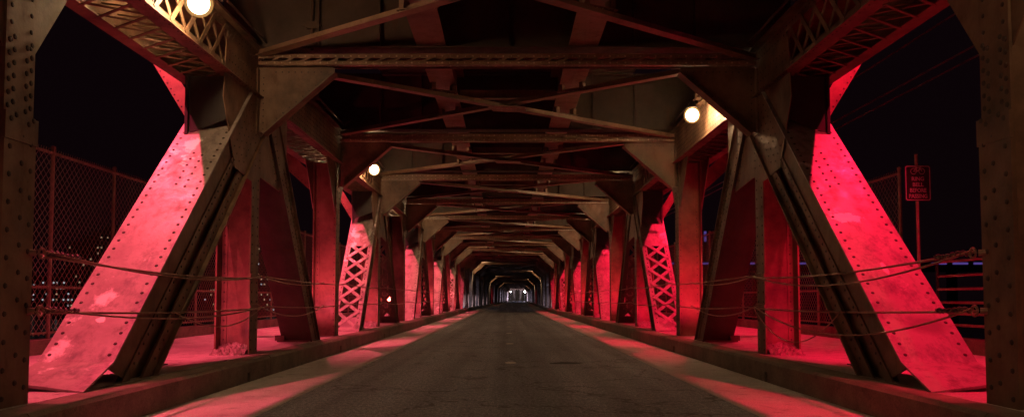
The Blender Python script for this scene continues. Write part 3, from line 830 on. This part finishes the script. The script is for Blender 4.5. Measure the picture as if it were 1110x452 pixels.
bd.v = [(x, -.009, z + zc) for x, z in o_] + [(x, -.009, z + zc) for x, z in i_]; bd.f = [(i, (i + 1) % n, n + (i + 1) % n, n + i) for i in range(n)]
link('border', bd.mesh('border', M['sign_light'], fix=False), face)
def text_mesh(s, size):
    c = bpy.data.curves.new('t', 'FONT'); c.body = s; c.size = size; c.align_x = 'CENTER'; c.extrude = .001; c.offset = .0022; c.resolution_u = 3
    o = bpy.data.objects.new('t', c); COL.objects.link(o); bpy.context.view_layer.update()
    me = bpy.data.meshes.new_from_object(o.evaluated_get(bpy.context.evaluated_depsgraph_get())); bpy.data.objects.remove(o)
    me.materials.clear(); me.materials.append(M['sign_light']); return me
for i, s in enumerate(('RING', 'BELL', 'BEFORE', 'PASSING')):
    o = link('lettering', text_mesh(s, .10), face, (0, -.010, zc + .045 - i * .105)); o.rotation_euler = (R(90), 0, 0)
    o.scale = (.98 if len(s) < 6 else .88, 1, 1)
bk = MB()
for cx in (-.075, .075): bk.tube([(cx + .052 * math.cos(R(a)), -.010, zc + .215 + .052 * math.sin(R(a))) for a in range(0, 361, 24)], .006, 4)
for p, q in (((-.075, .215), (-.03, .275)), ((-.03, .275), (.045, .275)), ((-.03, .275), (.0, .212)), ((.0, .212), (.045, .275)), ((-.075, .215), (.0, .212)), ((.075, .215), (.04, .295)), ((.04, .295), (.065, .298)), ((-.05, .287), (-.015, .287))):
    bk.bar((p[0], -.010, zc + p[1]), (q[0], -.010, zc + q[1]), (1, 0, 1), .01, .004)
link('bicycle_symbol', bk.mesh('bicycle_symbol', M['sign_light']), face)

# ------------------------------------------------------------------ overhead utility wires on the right
for i, (x, z, txt) in enumerate(((9.0, 6.95, 'uppermost thin cable running high beyond the right truss'), (9.0, 6.10, 'middle thin cable running beyond the right truss'), (9.0, 5.88, 'lowest thin cable running beyond the right truss'))):
    c = MB().tube([(x, y, z + .0012 * (y - 25) ** 2 * .08) for y in range(2, 60, 3)], .016, 6)
    if i == 0: c.tube([(x, 13.6, z), (x - .02, 13.62, z - .12), (x + .02, 13.65, z - .2)], .012, 5)
    tag(link('utility_cable', c.mesh('utility_cable', M['cable'])), txt, 'cable', 'cables beyond the right truss')

# ------------------------------------------------------------------ steel ropes strung between the posts
def sag(p, q, s, n=14, rnd=None):
    p, q = Vector(p), Vector(q); out = []
    for i in range(n + 1):
        t = i / n; v = p.lerp(q, t); v.z -= 4 * s * t * (1 - t); out.append(tuple(v))
    return out
def rope(pts, label, r=.014, extra=None):
    m = MB().tube(pts, r, 6)
    o = tag(link('steel_rope', m.mesh('steel_rope', M['rope'], True)), label, 'rope', 'steel ropes strung along the trusses')
    return o
for side in (-1, 1):
    w_ = 'left' if side < 0 else 'right'
    X = side * 4.235
    for j, (zc_, nm, s0) in enumerate(((1.66, 'upper', .07), (1.14, 'lower', .03))):
        pts = []
        for k in range(0, 7):
            a = (X, node(k) + (.25 if k == 0 else 0), zc_ + random.uniform(-.02, .02)); b = (X, node(k + 1), zc_ - .06)
            pts += sag(a, b, s0 if k == 0 else random.uniform(.02, .08), 12)[(0 if k == 0 else 1):]
        rope(pts, '%s taut steel rope strung along the %s truss' % (nm, w_))
        # second looser strand in the first bays
        pts = sag((X - side * .02, node(0) + .28, zc_ + .02), (X - side * .03, node(1) - .05, zc_ - .05), (.22 if side > 0 else .13) + .12 * j * (side > 0), 16)
        pts += sag((X - side * .03, node(1) + .05, zc_ - .03), (X - side * .02, node(2) - 1.8, zc_ - .04), .10 + .1 * j, 12)
        rope(pts, '%s slack steel rope drooping beside the taut one, %s truss' % (nm, w_), .012)
        # coil round the post and turnbuckle
        tb = thing('rope_clamp', '%s shackle and wrapped rope end on the nearest %s post' % (nm, w_), 'rope clamp', (X, node(0) + .2, zc_))
        link('eye_bolt', MB().tube([(side * .05, -.03, 0), (0, 0, 0)], .03, 8).tube([(-side * .02, .05 + .045 * math.cos(R(a)), .045 * math.sin(R(a))) for a in range(0, 361, 30)], .012, 6).mesh('eye_bolt', M['rope']), tb)
        wr = MB()
        for q in range(7): wr.tube([(-side * .01 + .019 * math.cos(R(a)), .12 + q * .085 + (a / 360) * .05, .019 * math.sin(R(a)) + .01 * math.sin(q)) for a in range(0, 361, 45)], .010, 5)
        wr.box(-.012, .012, .10, .72, -.010, .010)
        link('rope_wrap', wr.mesh('rope_wrap', M['cable']), tb)
    # a loop hanging lower round the first inner post
    X2 = X - side * .03
    rope(sag((X2, node(1) + .1, 1.1), (X2, node(1) - 3.4, 1.08), .48 if side > 0 else .25, 16), 'long drooping loop of loose rope before the first inner post, %s side' % w_, .009)
    for z in (1.60, 1.08):
        cw = MB()
        for q in range(3): cw.tube([(4.32 * side + .075 * math.cos(R(a)) * 0 - side * .03 * (1 if abs(math.sin(R(a))) < 2 else 0), node(1) + .24 * math.cos(R(a)), z + q * .03 + .02 * math.sin(R(a))) for a in (0, 90, 180)], .011, 5)
        tag(link('rope_knot', cw.mesh('rope_knot', M['rope'])), '%s knot of rope on the first inner post, %s side' % ('upper' if z > 1.3 else 'lower', w_), 'rope')

# ------------------------------------------------------------------ far city, viaduct, bridge end
def tower(x, y, w, d, h, label, dens, wm, seed, z0=-9, ws=.9):
    rnd = random.Random(seed); t = thing('tower_block', label, 'building', (x, y, z0), 'city buildings far beyond the left fence')
    rf = MB().box(-w / 2, w / 2, 0, d, 0, h).mesh('wall', M['facade']); link('wall', rf, t)
    link('roof', MB().box(-w / 2 - .3, w / 2 + .3, -.3, d + .3, h, h + 1).box(-w / 5, w / 6, d * .3, d * .6, h + 1, h + 4).mesh('roof', M['facade']), t)
    ms = {}
    zz = 3
    while zz < h - 2:
        xx = -w / 2 + 1
        while xx < w / 2 - 1:
            if rnd.random() < dens * (1.5 if (int(zz / 3.1) * 7 + seed) % 4 == 0 else 1.1):
                k = wm if rnd.random() < .7 else ('win_b' if wm == 'win_a' else 'win_a')
                ms.setdefault(k, MB()).box(xx, xx + ws, -.12, -.02, zz, zz + .95)
            xx += 1.9
        zz += 3.1
    for k, m in ms.items(): link('lit_windows', m.mesh('lit_windows', M[k]), t, kind='stuff')
C = lambda u, D: (u - 550) / 850 * D
for i, (u, D, w_, h, dn, lab) in enumerate((
    (66, 430, 22, 22, .22, 'low block with bright windows seen through the left fence'),
    (92, 420, 20, 40, .20, 'lit tower block seen through the left fence, beside the low block'),
    (112, 470, 14, 50, .26, 'slim taller tower with lit windows seen through the left fence'),
    (134, 520, 18, 44, .10, 'dim tower beside the slim lit tower left of the leaning diagonal'),
    (232, 520, 18, 26, .12, 'small lit block glimpsed between the near left diagonal and post'),
    (290, 480, 14, 48, .2, 'distant lit tower seen between the first inner left post and diagonal'),
    (20, 500, 40, 24, .10, 'long low block at the far left edge beyond the post'))):
    tower(C(u, D), D, w_, 14, h, lab, dn, 'win_a' if i % 3 else 'win_b', 20 + i)
v = thing('far_viaduct', 'dark elevated viaduct with violet strip lights beyond the right railing', 'viaduct', (150, 300, -9))
link('deck', MB().box(-90, 60, -4, 4, 20.5, 23).mesh('deck', M['facade']), v)
pm_ = MB().box(-1, 1, -2, 2, 0, 20.5).mesh('pier', M['facade'])
for i in range(6): link('pier', pm_, v, (-80 + i * 25, 0, 0))
vl = MB(); rnd = random.Random(5); x = -88
while x < 55:
    w_ = rnd.uniform(1, 7); vl.box(x, x + w_, -4.2, -4.02, 23.1, 23.9); x += w_ + rnd.uniform(1, 9)
vl_o = link('strip_lights', vl.mesh('strip_lights', M['win_c']), v, kind='stuff')
link('parapet', MB().box(-90, 60, -4, -3.9, 23, 24.4).mesh('parapet', M['facade']), v)
tw = thing('far_mast', 'thin dark mast with a violet beacon beyond the right sidewalk', 'mast', (C(765, 300), 300, -9))
link('shaft', MB().tube([(0, 0, 0), (0, 0, 32)], .3, 6).mesh('shaft', M['facade']), tw); link('beacon', MB().box(-.4, .4, -.4, .4, 32, 36).mesh('beacon', M['win_c']), tw)
# what closes the view at the end of the bridge
ye = node(NB1) + 6; xe = bx(ye)
strip_e = MB().box(xe - 40, xe + 40, ye - 30, ye + 80, -1.2, -.36); link('bridge_landing', strip_e.mesh('bridge_landing', M['asphalt']), kind='structure')
eb = thing('end_building', 'small tan building glowing dimly at the far end of the roadway', 'building', (xe, ye - 4, -.4))
link('wall', MB().box(-8, 8, 0, 6, 0, 7).mesh('wall', plain('tan stucco', (.13, .10, .075), .8)), eb)
link('roof', MB().box(-8.5, 8.5, -.5, 6.5, 7, 7.5).mesh('roof', M['facade']), eb)
dm = MB().box(-5.5, -4.5, -.08, 0, 0, 2.2).mesh('door', M['black']); link('door', dm, eb)
wme = MB().box(-.8, .8, -.07, 0, 0, 1.2).mesh('window', M['win_a'])
for x in (-5, 5): link('window', wme, eb, (x, 0, 4.2))
for i, (x, lab) in enumerate(((-3.2, 'left of two white globe street lamps at the far end of the road'), (3.0, 'brighter right street lamp at the far end of the road'))):
    t = thing('street_lamp', lab, 'street lamp', (xe + x, ye - 14, 0))
    link('pole', MB().tube([(0, 0, -.4), (0, 0, 4.1)], .07, 8).mesh('pole', M['black']), t)
    link('globe', MB().sphere((0, 0, 4.35), .22 + .14 * i, 10, 8).mesh('globe', M['bulb_far'], True), t)
